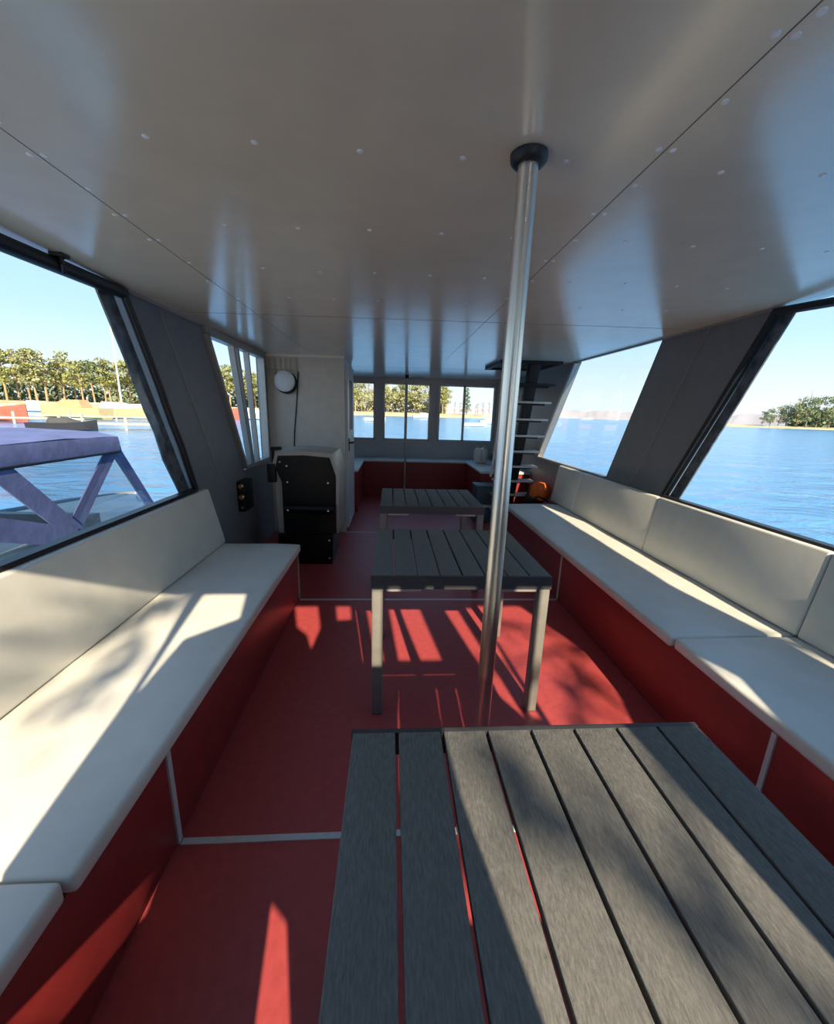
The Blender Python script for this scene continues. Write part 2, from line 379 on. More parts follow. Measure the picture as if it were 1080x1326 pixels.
# front right window
w = struct_root('window_4', (XR, 4.4, 0.9))
P = [(3.755, 0.90), (5.595, 0.90), (4.715, 2.07), (3.225, 2.07)]
mb = MB()
mb.bar((XR - 0.004, 5.575, 0.90), (XR - 0.004, 4.70, 2.07), 0.045, 0.06, (1, 0, 0)); mb.bar((XR - 0.004, 3.74, 0.902), (XR - 0.004, 5.60, 0.902), 0.022, 0.06, (1, 0, 0))
mb.build('frame', 'aluminium', w)
pane(P, XR + 0.012, 'pane', 'glass', w)
# bow windows
for i, (a, b) in enumerate(bw):
    w = struct_root('window_%d' % (5 + i), ((a + b) / 2, YF, 0.955))
    mb = MB(); y = YF - 0.005
    for p, q in (((a, 0.965), (b, 0.965)), ((a, 1.955), (b, 1.955)), ((a + .012, 0.955), (a + .012, 1.965)), ((b - .012, 0.955), (b - .012, 1.965))):
        mb.bar((p[0], y, p[1]), (q[0], y, q[1]), 0.05, 0.035, (0, 1, 0)) if False else mb.bar((p[0], y, p[1]), (q[0], y, q[1]), 0.035, 0.05, (0, 1, 0))
    mb.build('frame', 'white_frame' if i == 2 else 'aluminium', w)
    mb = MB(); mx = (a + b) / 2 - (0.02 if i == 1 else 0.05); mb.bar((mx, y, 0.955), (mx, y, 1.965), 0.04, 0.05, (0, 1, 0)); mb.build('mullion', 'aluminium', w)
    mb = MB(); mb.add([(a, YF + 0.02, 0.955), (b, YF + 0.02, 0.955), (b, YF + 0.02, 1.965), (a, YF + 0.02, 1.965)], [(0, 1, 2, 3)]); mb.build('pane', 'glass', w)
# pale post in the right bow corner
mb = MB(); mb.box(1.63, 1.68, YF - 0.05, YF, 0.63, 2.07); struct(mb, 'trim_8', 'white_frame')

# ------------------------------------------------------------------ cabin on the left (toilet / store) with its door
mb = MB()
cx0, cx1, cy0, cy1 = XL + 0.001, -0.845, 4.78, 5.75
mb.prism([(cx0, 0.0), (cx1, 0.0), (cx1, 2.0475), (cx0, 2.0375)], lambda x, z: (x, cy0, z), lambda x, z: (x, cy0 + 0.03, z))
mb.box(cx0, cx1, cy1 - 0.03, cy1, 0.0, 2.036)
mb.prism([(cy0 + 0.03, 0), (cy1 - 0.03, 0), (cy1 - 0.03, 2.043), (cy0 + 0.03, 2.043)], lambda y, z: (cx1, y, z), lambda y, z: (cx1 - 0.03, y, z))
struct(mb, 'wall_cabin', 'cabin_panel')
mb = MB(); mb.prism([(cx0, 2.012), (cx1 + 0.01, 2.022), (cx1 + 0.01, 2.0475), (cx0, 2.0375)], lambda x, z: (x, cy0 - 0.012, z), lambda x, z: (x, cy0, z)); struct(mb, 'trim_9', 'trim_cream')
mb = MB(); mb.box(cx1 - 0.03, cx1 + 0.008, cy0 - 0.008, cy0, 0.0, 2.008); struct(mb, 'trim_10', 'cabin_panel')
d = struct_root('door_1', (cx1, 5.2, 0))
mb = MB(); mb.prism(rect(4.86, 5.62, 0.04, 1.98), lambda y, z: (cx1 + 0.002, y, z), lambda y, z: (cx1 + 0.034, y, z), [rect(5.02, 5.46, 1.22, 1.82)]); mb.build('leaf', 'door_white', d)
mb = MB(); mb.box(cx1 + 0.006, cx1 + 0.026, 5.02, 5.46, 1.22, 1.82); mb.build('pane', 'dark_metal', d)
mb = MB(); mb.tube([(cx1 + 0.03, 4.93, 1.08), (cx1 + 0.08, 4.93, 1.08), (cx1 + 0.08, 5.05, 1.08)], 0.011, 8); mb.box(cx1 + 0.033, cx1 + 0.042, 4.905, 4.955, 0.98, 1.13); mb.build('handle', 'dark_metal', d)

# ------------------------------------------------------------------ benches
def cushion_box(x0, x1, y0, y1, z0, z1, r=0.018):
    return MB().box(x0, x1, y0, y1, z0, z1)
# left bench base
b = thing('bench', (-1.35, 1.25, 0), 'long red panelled bench base under the white cushions along the left wall', 'bench')
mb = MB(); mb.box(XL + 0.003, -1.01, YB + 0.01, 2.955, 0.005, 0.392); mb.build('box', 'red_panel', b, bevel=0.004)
for y in (1.105,):
    mb = MB(); mb.box(-1.01, -1.003, y - 0.011, y + 0.011, 0.006, 0.39); mb.build('joint_strip', 'light_strip', b)
mb = MB(); mb.box(-1.012, -1.000, 2.945, 2.957, 0.006, 0.39); mb.build('corner_strip', 'dull_strip', b)
def seat_cushion(x0, x1, y0, y1, label, zt=0.45, zb=0.393):
    mb = MB()
    nx, ny = 8, max(4, int((y1 - y0) / 0.12))
    # soft slab: slightly crowned and wavy front edge
    vs = []; fs = []
    for k, z in enumerate((zb, zt)):
        for j in range(ny + 1):
            for i in range(nx + 1):
                x = x0 + (x1 - x0) * i / nx; y = y0 + (y1 - y0) * j / ny
                dz = 0
                if k: dz = 0.006 * math.sin(math.pi * i / nx) + 0.0022 * math.sin(y * 9 + i)
                vs.append((x, y, z + dz))
    N = (nx + 1) * (ny + 1)
    idx = lambda k, j, i: k * N + j * (nx + 1) + i
    for j in range(ny):
        for i in range(nx):
            fs.append((idx(0, j, i), idx(0, j + 1, i), idx(0, j + 1, i + 1), idx(0, j, i + 1)))
            fs.append((idx(1, j, i), idx(1, j, i + 1), idx(1, j + 1, i + 1), idx(1, j + 1, i)))
    for j in range(ny):
        fs.append((idx(0, j, 0), idx(1, j, 0), idx(1, j + 1, 0), idx(0, j + 1, 0))); fs.append((idx(0, j, nx), idx(0, j + 1, nx), idx(1, j + 1, nx), idx(1, j, nx)))
    for i in range(nx):
        fs.append((idx(0, 0, i), idx(0, 0, i + 1), idx(1, 0, i + 1), idx(1, 0, i))); fs.append((idx(0, ny, i), idx(1, ny, i), idx(1, ny, i + 1), idx(0, ny, i + 1)))
    mb.add(vs, fs)
    o = mb.build('seat_cushion', 'vinyl_cushion', None, ((x0 + x1) / 2, (y0 + y1) / 2, zb), bevel=0.014, seg=3)
    return tag(o, label, 'cushion')
seat_cushion(XL + 0.03, -0.985, 0.700, 2.970, 'long white seat cushion on the left bench, the one lit by sun patches')
seat_cushion(XL + 0.03, -1.000, YB + 0.02, 0.694, 'short white seat cushion on the left bench at the photo bottom left corner')
def back_cushion(side, y0, y1, zt, label, xb, xt, thick=0.05):
    # leaning slab: front face from (xb, .452) to (xt, zt)
    s = side; n = Vector((zt - 0.452, 0, -(xt - xb) * 1.0)).normalized()
    mb = MB(); pts = [(xb, 0.456), (xt, zt), (xt + s * thick, zt), (xb + s * thick * 1.2, 0.456)]
    mb.prism(pts, lambda x, z: (x, y0, z), lambda x, z: (x, y1, z))
    o = mb.build('back_cushion', 'vinyl_cushion', None, ((xb + xt) / 2, (y0 + y1) / 2, 0.456), bevel=0.012, seg=3)
    return tag(o, label, 'cushion')
back_cushion(-1, YB + 0.02, 2.985, 0.868, 'long white backrest cushion leaning under the left window', -1.545, -1.638)

b = thing('bench', (1.4, 2.2, 0), 'long red panelled bench base under the white cushions along the right wall', 'bench')
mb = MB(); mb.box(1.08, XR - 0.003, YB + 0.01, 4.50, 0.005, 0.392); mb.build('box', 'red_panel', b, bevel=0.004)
for y in (1.105, 2.935):
    mb = MB(); mb.box(1.073, 1.08, y - 0.009, y + 0.009, 0.006, 0.39); mb.build('joint_strip', 'light_strip', b)
seat_cushion(1.055, XR - 0.03, 1.640, 4.52, 'long white seat cushion on the right bench reaching towards the ladder')
seat_cushion(1.068, XR - 0.03, YB + 0.02, 1.630, 'white seat cushion on the right bench beside the nearest table')
for (y0, y1, lab) in ((4.12, 4.72, 'white backrest cushion at the far end of the right bench, nearest the ladder'),
                      (2.865, 4.113, 'white backrest cushion second from the ladder, under the raked grey pillar'),
                      (1.625, 2.858, 'white backrest cushion under the near right window, between two seams'),
                      (0.30, 1.618, 'white backrest cushion on the right bench cut off by the right photo edge')):
    back_cushion(1, y0, y1, 0.892, lab, 1.675, 1.735)

# bow seats round the front
b = thing('bow_bench', (0.1, 7.1, 0), 'dark red U-shaped bench with pale seats around the bow under the front windows', 'bench')
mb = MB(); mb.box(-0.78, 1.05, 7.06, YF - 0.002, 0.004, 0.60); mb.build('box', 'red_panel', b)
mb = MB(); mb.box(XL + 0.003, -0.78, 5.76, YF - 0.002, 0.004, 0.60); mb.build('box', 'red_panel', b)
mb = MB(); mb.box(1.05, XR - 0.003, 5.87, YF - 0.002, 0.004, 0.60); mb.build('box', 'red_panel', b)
mb = MB(); mb.box(-0.765, 1.035, 7.03, YF - 0.004, 0.602, 0.632); mb.build('seat_pad', 'vinyl_cushion', b, bevel=0.008)
mb = MB(); mb.box(XL + 0.004, -0.766, 5.765, YF - 0.004, 0.602, 0.632); mb.build('seat_pad', 'vinyl_cushion', b, bevel=0.008)
mb = MB(); mb.box(1.036, XR - 0.004, 5.85, YF - 0.004, 0.602, 0.632); mb.build('seat_pad', 'vinyl_cushion', b, bevel=0.008)

# ------------------------------------------------------------------ tables
def make_table():
    t = thing('slatted_table', (0, 0, 0), 'x', 'table', 'slatted tables down the middle')
    Wd, L, H = 0.84, 0.75, 0.74; n = 8; pit = Wd / n
    pm = MB(); pm.box(-(pit - 0.008) / 2, (pit - 0.008) / 2, -L / 2 + 0.013, L / 2 - 0.013, H - 0.022, H)
    p0 = pm.build('plank', 'plank_wood', t, bevel=0.0025)
    for i in range(n):
        o = p0 if i == 0 else p0.copy()
        if i: COL.objects.link(o); o.parent = t
        o.location = (-Wd / 2 + pit * (i + 0.5), 0, 0)
    f = MB()
    z0, z1 = H - 0.064, H - 0.0225
    for (ya, yb) in ((-L / 2, -L / 2 + 0.012), (L / 2 - 0.012, L / 2)):
        f = MB(); f.box(-Wd / 2, Wd / 2, ya, yb, z0, H - 0.002); f.build('apron', 'apron_dark', t)
    for (xa, xb, zz) in ((-Wd / 2 + 0.004, -Wd / 2 + 0.034, z0), (Wd / 2 - 0.034, Wd / 2 - 0.004, z0), (-0.02, 0.02, z0 + 0.01)):
        f = MB(); f.box(xa, xb, -L / 2 + 0.013, L / 2 - 0.013, zz, z1); f.build('side_rail', 'apron_dark', t)
    for sx in (-1, 1):
        for sy in (-1, 1):
            l = MB(); xa = sx * (Wd / 2 - 0.030); ya = sy * (L / 2 - 0.030)
            l.box(xa - 0.026, xa + 0.026, ya - 0.026, ya + 0.026, 0.004, z0 - 0.001); lg = l.build('leg', 'table_frame', t, bevel=0.003)
            g = MB(); g.box(xa - 0.023, xa + 0.023, ya - 0.023, ya + 0.023, 0.0, 0.004); g.build('foot_pad', 'dark_metal', lg)
    for sx in (-1, 1):
        f = MB(); f.box(sx * 0.27 - 0.08, sx * 0.27 + 0.08, -L / 2 + 0.002, -L / 2 + 0.03, z0 - 0.012, z0 - 0.001); f.build('bracket', 'aluminium', t)
    return t
t0 = make_table()
t0.location = (0.035, 2.055, 0); t0['label'] = 'black slatted table in the middle of the row, just behind the steel pole'
for loc, lab in (((0.035, 0.412, 0), 'nearest slatted table with weathered grey planks half in sunlight'), ((0.035, 3.445, 0), 'farthest black slatted table, near the bow bench and the helm')):
    t = copy_tree(t0); t.location = loc; t['label'] = lab

# ------------------------------------------------------------------ steel pole and thin pole
pz = ceil_z(0.012)
p = thing('steel_pole', (0.012, 1.102, 0), 'polished stainless steel roof pole standing between the two nearer tables', 'pole')
mb = MB(); mb.tube([(0.012, 1.102, 0.0), (0.012, 1.102, pz - 0.004)], 0.0245, 28); mb.build('tube', 'stainless', p, smooth=True)
mb = MB(); mb.lathe([(0.026, -0.024), (0.036, -0.022), (0.043, -0.014), (0.044, -0.001)], (0.012, 1.102, pz), 28); mb.build('ceiling_flange', 'black_frame', p, smooth=True)
mb = MB(); mb.lathe([(0.060, 0.001), (0.060, 0.008), (0.030, 0.012), (0.028, 0.04)], (0.012, 1.102, 0), 28); mb.build('floor_flange', 'stainless', p, smooth=True)
p = thing('thin_pole', (-0.055, 6.9, 0), 'thin dark grey pole standing in front of the middle bow window', 'pole')
mb = MB(); mb.tube([(-0.055, 6.9, 0.0), (-0.055, 6.9, ceil_z(-.055) - 0.002)], 0.019, 12); mb.build('tube', 'aluminium', p, smooth=True)
mb = MB(); mb.lathe([(0.022, -0.06), (0.03, -0.045), (0.03, -0.002)], (-0.055, 6.9, ceil_z(-.055)), 14); mb.build('collar', 'dark_metal', p, smooth=True)

# ------------------------------------------------------------------ helm console
h = thing('helm_console', (-1.1, 4.0, 0), 'black-backed helm console with a cream rim in front of the cabin wall', 'console')
Y0 = 3.70
prof = [(-1.385, 0.93), (-1.345, 1.075), (-1.09, 1.088), (-0.84, 1.070), (-0.775, 0.86), (-0.79, 0.30), (-1.36, 0.30)]
mb = MB(); mb.prism(prof, lambda x, z: (x, Y0 + 0.03, z), lambda x, z: (x, Y0 + 0.62, z)); mb.build('housing', 'helm_cream', h, bevel=0.015)
rim = [(-1.385, 0.93), (-1.345, 1.075), (-1.09, 1.088), (-0.84, 1.070), (-0.775, 0.86), (-0.785, 0.60)]
rim2 = [(-0.81, 0.60), (-0.803, 0.86), (-0.86, 1.035), (-1.09, 1.052), (-1.325, 1.042), (-1.352, 0.93)]
mb = MB(); mb.prism(rim + rim2, lambda x, z: (x, Y0 - 0.004, z), lambda x, z: (x, Y0 + 0.03, z)); mb.build('rim', 'helm_cream', h)
bp_ = [(-1.352, 0.93), (-1.325, 1.042), (-1.09, 1.052), (-0.86, 1.035), (-0.812, 0.86), (-0.812, 0.31), (-1.30, 0.31), (-1.30, 0.80)]
mb = MB(); mb.prism(bp_, lambda x, z: (x, Y0 + 0.002, z), lambda x, z: (x, Y0 + 0.029, z)); bpn = mb.build('back_panel', 'helm_black', h)
mb = MB(); mb.tube([(-1.29, Y0 + 0.02, 0.55), (-0.83, Y0 + 0.02, 0.55)], 0.05, 14); mb.build('kick_roll', 'helm_black', h, smooth=True)
mb = MB(); mb.prism([(-1.36, 0.0), (-0.855, 0.0), (-0.84, 0.30), (-1.36, 0.30)], lambda x, z: (x, Y0, z), lambda x, z: (x, Y0 + 0.55, z)); mb.build('base', 'helm_black', h)
for (x, z) in ((-1.31, 0.985), (-1.25, 0.95), (-1.25, 0.80), (-0.88, 0.80), (-1.25, 0.54), (-0.88, 0.54), (-0.88, 0.24), (-0.88, 0.06)):
    mb = MB(); mb.lathe([(0.012, 0.0), (0.010, -0.008), (0.004, -0.011)], (x, Y0 - 0.028 if abs(z - .54) < .01 else Y0 + 0.001, z), 10, 'y'); mb.build('rivet', 'chrome', h, smooth=True)
mb = MB(); mb.box(-1.42, -1.35, Y0 - 0.02, Y0 + 0.10, 0.80, 0.97); mb.tube([(-1.375, Y0 + 0.02, 0.95), (-1.365, Y0, 1.05), (-1.36, Y0 - 0.01, 1.10)], 0.014, 10); mb.bar((-1.375, Y0 - 0.01, 1.105), (-1.285, Y0 - 0.01, 1.11), 0.03, 0.03)
mb.build('throttle_lever', 'dark_metal', h, bevel=0.003)

# control box with brass knobs on the left wall
c = thing('switch_box', (XL, 3.78, 0.64), 'small black switch box with brass knobs low on the left wall behind the bench', 'switch box')
mb = MB(); mb.box(XL + 0.001, XL + 0.07, 3.68, 3.90, 0.52, 0.80); mb.build('housing', 'dark_metal', c, bevel=0.006)
for z in (0.76, 0.66):
    mb = MB(); mb.lathe([(0.022, 0.0), (0.024, -0.03), (0.014, -0.04)], (XL + 0.045, 3.68, z), 12, 'y'); mb.build('knob', 'brass', c, smooth=True)
mb = MB(); mb.lathe([(0.012, 0.0), (0.012, -0.02)], (XL + 0.045, 3.68, 0.56), 10, 'y'); mb.build('key_switch', 'chrome', c)

# wall lamp, cable and hooks on the cabin wall
l = thing('wall_lamp', (-1.485, cy0, 1.745), 'round white disc lamp with a dark rim high on the cabin wall', 'lamp')
mb = MB(); mb.lathe([(0.118, 0.0), (0.118, -0.05), (0.10, -0.055)], (-1.475, cy0 - 0.001, 1.735), 28, 'y'); mb.build('rim', 'dark_metal', l, smooth=True)
mb = MB(); mb.lathe([(0.112, -0.052), (0.112, -0.07), (0.09, -0.084), (0.04, -0.09)], (-1.487, cy0 - 0.001, 1.75), 28, 'y'); mb.build('disc', 'white_plastic', l, smooth=True)
mb = MB(); mb.tube([(-1.345, cy0 - 0.006, 1.86), (-1.355, cy0 - 0.006, 1.75), (-1.385, cy0 - 0.008, 1.45), (-1.415, cy0 - 0.008, 1.2), (-1.43, cy0 - 0.008, 0.95), (-1.43, cy0 - 0.008, 0.55)], 0.006, 8)
tag(mb.build('cable', 'dark_metal', None, (-1.43, cy0, 0.55), smooth=True), 'thin dark cable hanging down the cabin wall from the round lamp', 'cable')
r = thing('hook_rail', (-1.53, cy0, 1.95), 'row of small beige hooks along the top of the cabin wall', 'hook rail')
mb = MB(); mb.box(-1.67, -1.35, cy0 - 0.012, cy0 - 0.0005, 1.865, 1.885); mb.build('rail', 'beige_plastic', r)
for k in range(6):
    x = -1.65 + k * 0.056
    mb = MB(); mb.tube([(x, cy0 - 0.014, 1.995), (x, cy0 - 0.014, 1.84), (x, cy0 - 0.04, 1.825), (x, cy0 - 0.05, 1.84)], 0.0085, 6); mb.build('hook', 'beige_plastic', r)

# ------------------------------------------------------------------ ladder to the roof hatch
LX = 1.33
def lad(z): return 5.42 - 0.315 * z
t = thing('hatch_ladder', (LX, 5.4, 0), 'steep black centre-spine ladder with pale treads up to the roof hatch', 'ladder')
mb = MB(); mb.bar((LX, lad(0.0), 0.0), (LX, lad(2.05), 2.05), 0.12, 0.11, (0, 1, 0)); mb.build('spine', 'dark_metal', t, bevel=0.004)
for k in range(1, 10):
    z = 0.2 * k + 0.02
    w_ = 0.265
    mb = MB(); mb.box(LX - w_, LX + w_, lad(z) - 0.11, lad(z) + 0.07, z - 0.014, z + 0.010); tr = mb.build('tread', 'dark_metal' if k >= 9 else 'tread_pale', t, bevel=0.004)
    mb = MB(); mb.box(LX - w_ + 0.06, LX + w_ - 0.06, lad(z) - 0.05, lad(z) + 0.05, z - 0.034, z - 0.015); mb.build('tread_bracket', 'dark_metal', tr)
for sx in (-0.29,):
    mb = MB(); mb.tube([(LX + sx, 5.25, 0.66), (LX + sx, 5.05, 1.3), (LX + sx, 4.95, 1.72), (LX + sx, 4.95, 1.95)], 0.016, 10); mb.build('handrail', 'white_plastic', t, smooth=True)
mb = MB()
hz = ceil_z(1.33) - 0.001
for (a, b_) in (((0.95, 4.74), (1.62, 4.74)), ((0.95, 5.5), (1.62, 5.5)), ((0.95, 4.72), (0.95, 5.52)), ((1.62, 4.72), (1.62, 5.52))):
    mb.bar((a[0], a[1], ceil_z(a[0]) - 0.018), (b_[0], b_[1], ceil_z(b_[0]) - 0.018), 0.05, 0.034)
hf = mb.build('roof_hatch', 'dark_metal', None, (1.28, 5.1, hz)); tag(hf, 'black frame of the roof hatch above the ladder', 'hatch')
mb = MB(); mb.box(0.975, 1.595, 4.765, 5.475, hz - 0.014, hz - 0.002); mb.build('hatch_lid', 'dark_metal', hf)

# clutter by the ladder
def blob(name, c, rx, ry, rz, mt, seed, amp=0.12, sub=3):
    bm = bmesh.new(); bmesh.ops.create_icosphere(bm, subdivisions=sub, radius=1); rnd = random.Random(seed)
    ph = [rnd.uniform(0, 6) for _ in range(6)]
    mbx = MB()
    for v in bm.verts:
        n = v.co.normalized(); k = 1 + amp * (math.sin(4 * n.x + ph[0]) * math.cos(5 * n.y + ph[1]) + 0.6 * math.sin(9 * n.z + 5 * n.x + ph[2]))
        mbx.v.append(Vector((c[0] + n.x * rx * k, c[1] + n.y * ry * k, c[2] + max(-0.97, n.z * k) * rz)))
    bm.verts.index_update(); mbx.f = [tuple(v.index for v in f.verts) for f in bm.faces]; bm.free()
    return mbx
lb = thing('life_jacket', (1.62, 5.0, 0), 'bright orange life jacket bundle lying beside the ladder foot', 'life jacket')
blob('body', (1.63, 4.96, 0.52), 0.13, 0.10, 0.13, 'orange_cloth', 3).build('body', 'orange_cloth', lb, smooth=True)
blob('lining', (1.60, 5.03, 0.42), 0.14, 0.10, 0.11, 'black_cloth', 5).build('lining', 'black_cloth', lb, smooth=True)
mb = MB(); mb.tube([(1.50, 4.89, 0.42), (1.58, 4.875, 0.47), (1.66, 4.88, 0.44), (1.72, 4.90, 0.40)], 0.010, 6); mb.build('strap', 'black_cloth', lb)
mb = MB(); mb.box(1.45, 1.78, 4.86, 5.16, 0.0, 0.315)
tag(mb.build('storage_box', 'slate_plastic', None, (1.61, 5.01, 0), bevel=0.012), 'dark grey storage box on the floor under the orange life jacket', 'box')
for (z, y, w_, lab) in ((0.0, 5.42, 0.17, 'dark slate crate on the floor left of the ladder, lowest of the stack'), (0.265, 5.46, 0.15, 'dark slate crate left of the ladder, topmost of the stack')):
    cr = thing('crate', (1.0, y, z), lab, 'crate')
    mb = MB(); x0, x1 = 1.03 - w_, 1.03 + w_ * 0.9; hgt = 0.25
    mb.box(x0, x1, y - 0.15, y + 0.15, z + 0.001, z + 0.22); mb.build('body', 'slate_plastic', cr, bevel=0.008)
    mb = MB(); mb.box(x0 - 0.012, x1 + 0.012, y - 0.165, y + 0.165, z + 0.222, z + 0.25); mb.build('lid', 'slate_plastic' if z else 'beige_plastic', cr, bevel=0.006)
for (x, y, rz, lab) in ((1.215, 6.92, 0.2, 'white cylindrical boat fender leaning on the bow seat under the right window'), (1.33, 6.98, -0.15, 'second white boat fender, closer to the ladder handrail')):
    f = thing('boat_fender', (x, y, 0.634), lab, 'fender')
    mb = MB(); mb.lathe([(0.02, 0.0), (0.055, 0.012), (0.072, 0.06), (0.074, 0.20), (0.060, 0.245), (0.028, 0.262)], (x, y, 0.634), 18); mb.build('body', 'white_plastic', f, smooth=True)
    mb = MB(); mb.lathe([(0.022, 0.26), (0.026, 0.285), (0.012, 0.30)], (x, y, 0.634), 12); mb.build('eye', 'beige_plastic', f, smooth=True)
# dark cloth/bag beside fenders
blob('bag', (1.52, 6.9, 0.76), 0.14, 0.12, 0.125, 'slate_plastic', 9, 0.06)
bg_ = blob('bag', (1.52, 6.75, 0.765), 0.13, 0.12, 0.13, 'slate_plastic', 9, 0.05).build('bag', 'slate_plastic', None, (1.52, 6.75, 0.64), smooth=True)
tag(bg_, 'dark blue-grey soft bag on the bow seat behind the ladder', 'bag')

# ------------------------------------------------------------------ moored motor boat with blue canopy outside the left window
bt = thing('canopy_boat', (-4.2, 3.0, WZ), 'cream motor boat with a blue canvas canopy moored outside the near left window', 'boat')
mb = MB()
secs = [(-1.5, 0.85, 0.14), (0.0, 1.0, 0.12), (2.0, 1.02, 0.12), (3.6, 0.98, 0.12), (4.8, 0.80, 0.11), (5.7, 0.48, 0.10), (6.3, 0.04, 0.10)]
vs = []; CX = -4.25
for (y, hw, z) in secs:
    for (fx, fz) in ((-1, z), (-0.92, z - 0.25), (-0.7, WZ - 0.15), (0.7, WZ - 0.15), (0.92, z - 0.25), (1, z)): vs.append((CX + fx * hw * 1.05, y, fz))
fs = []
for i in range(len(secs) - 1):
    for k in range(5): a = i * 6 + k; fs.append((a, a + 1, a + 7, a + 6))
fs.append((0, 1, 2, 3, 4, 5))
mb.add(vs, fs); mb.build('hull', 'hull_cream', bt, smooth=True)
mb = MB(); vs = []
for (y, hw, z) in secs:
    for fx, dz in ((-1, 0.0), (-0.78, 0.03), (0, 0.05), (0.78, 0.03), (1, 0.0)): vs.append((CX + fx * hw * 1.05, y, z + dz))
mb.add(vs, [(i * 5 + k, i * 5 + k + 1, i * 5 + k + 6, i * 5 + k + 5) for i in range(len(secs) - 1) for k in range(4)]); mb.build('deck', 'hull_cream', bt, smooth=True)
mb = MB(); mb.tube([(CX - 1.05 * hw, y, z + 0.02) for (y, hw, z) in secs], 0.035, 8); mb.build('gunwale', 'hull_grey', bt, smooth=True)
mb = MB(); mb.tube([(CX + 1.05 * hw, y, z + 0.02) for (y, hw, z) in secs], 0.03, 8); mb.build('gunwale', 'hull_white', bt, smooth=True)
# windscreen coaming
mb = MB(); mb.bar((-4.85, 4.5, 0.20), (-3.55, 4.5, 0.20), 0.10, 0.12); mb.build('coaming', 'hull_grey', bt)
for xx, cm in ((-3.27, 'hull_cream'), (-5.1, 'hull_grey')):
    mb = MB(); mb.bar((xx, 0.5, 0.21), (xx, 3.9, 0.21), 0.08, 0.20); mb.build('coaming', cm, bt, bevel=0.02)
NX = 14
mb = MB(); vs = []
ys = [-0.6, 0.4, 1.4, 2.3, 3.1, 3.8, 4.3, 4.5]
for j, y in enumerate(ys):
    for i in range(NX + 1):
        u = i / NX; x = -3.2 - 2.05 * u; arch = math.sin(math.pi * u)
        z = 1.125 + 0.06 * (arch ** 0.6) + 0.012 * math.sin(y * 7 + u * 9) - (0.012 if j == len(ys) - 1 else 0)
        vs.append((x, y, z))
mb.add(vs, [(j * (NX + 1) + i, j * (NX + 1) + i + 1, (j + 1) * (NX + 1) + i + 1, (j + 1) * (NX + 1) + i) for j in range(len(ys) - 1) for i in range(NX)])
cano = mb.build('canopy', 'blue_canvas', bt, smooth=True)
mb = MB()
for (x, sg) in ((-3.2, 1), (-5.25, -1)):
    vs = []
    for j, y in enumerate(ys):
        zt = 1.125 - (0.012 if j == len(ys) - 1 else 0)
        vs += [(x, y, zt), (x + sg * 0.012, y, zt - 0.07), (x + sg * 0.004, y, 0.965 + 0.006 * math.sin(3 * y))]
    mb.add(vs, [(j * 3 + k, j * 3 + k + 1, j * 3 + k + 4, j * 3 + k + 3) for j in range(len(ys) - 1) for k in range(2)])
mb.add([(-3.2, 4.5, 1.113), (-5.25, 4.5, 1.113), (-5.25, 4.53, 0.96), (-3.2, 4.53, 0.96)], [(0, 1, 2, 3)])
mb.build('valance', 'blue_canvas', bt, smooth=True)
mb = MB(); mb.tube([(-3.205, -0.6, 0.955), (-3.205, 4.5, 0.958)], 0.014, 8); mb.build('canopy_rail', 'dark_metal', bt)
def strap(pts, w_, name='strap'):
    for a, b_ in zip(pts[:-1], pts[1:]):
        mb = MB(); mb.bar(a, b_, 0.014, w_, (1, 0, 0)) if False else mb.bar(a, b_, w_, 0.014, (1, 0, 0)); mb.build(name, 'blue_canvas', bt)
strap([(-3.21, 3.10, 0.99), (-3.21, 3.76, 0.26)], 0.17)
strap([(-3.222, 4.42, 0.99), (-3.222, 3.66, 0.24)], 0.15)
strap([(-3.23, 4.44, 1.02), (-3.30, 5.16, 0.10)], 0.14)
strap([(-3.195, 1.6, 0.62), (-3.195, 3.0, 0.53)], 0.19); strap([(-3.197, 2.95, 0.55), (-3.197, 3.72, 0.24)], 0.18)
strap([(-5.22, 4.44, 1.0), (-5.05, 4.95, 0.3)], 0.11)
strap([(-3.21, 1.2, 0.98), (-3.21, 1.9, 0.32)], 0.14)
mb = MB(); mb.add([(-3.215, 3.0, 0.96), (-3.215, 4.40, 0.96), (-3.215, 3.72, 0.30)], [(0, 1, 2)]); mb.build('side_pane', 'cloudy_vinyl', bt)
mb = MB(); mb.add([(-3.225, 4.42, 0.96), (-3.235, 4.98, 0.28), (-3.215, 3.76, 0.28)], [(0, 1, 2)]); mb.build('side_pane', 'cloudy_vinyl', bt)
mb = MB(); mb.add([(-3.215, 1.3, 0.96), (-3.215, 3.05, 0.96), (-3.215, 3.70, 0.34), (-3.215, 1.9, 0.5)], [(0, 1, 2, 3)]); mb.build('side_pane', 'cloudy_vinyl', bt)

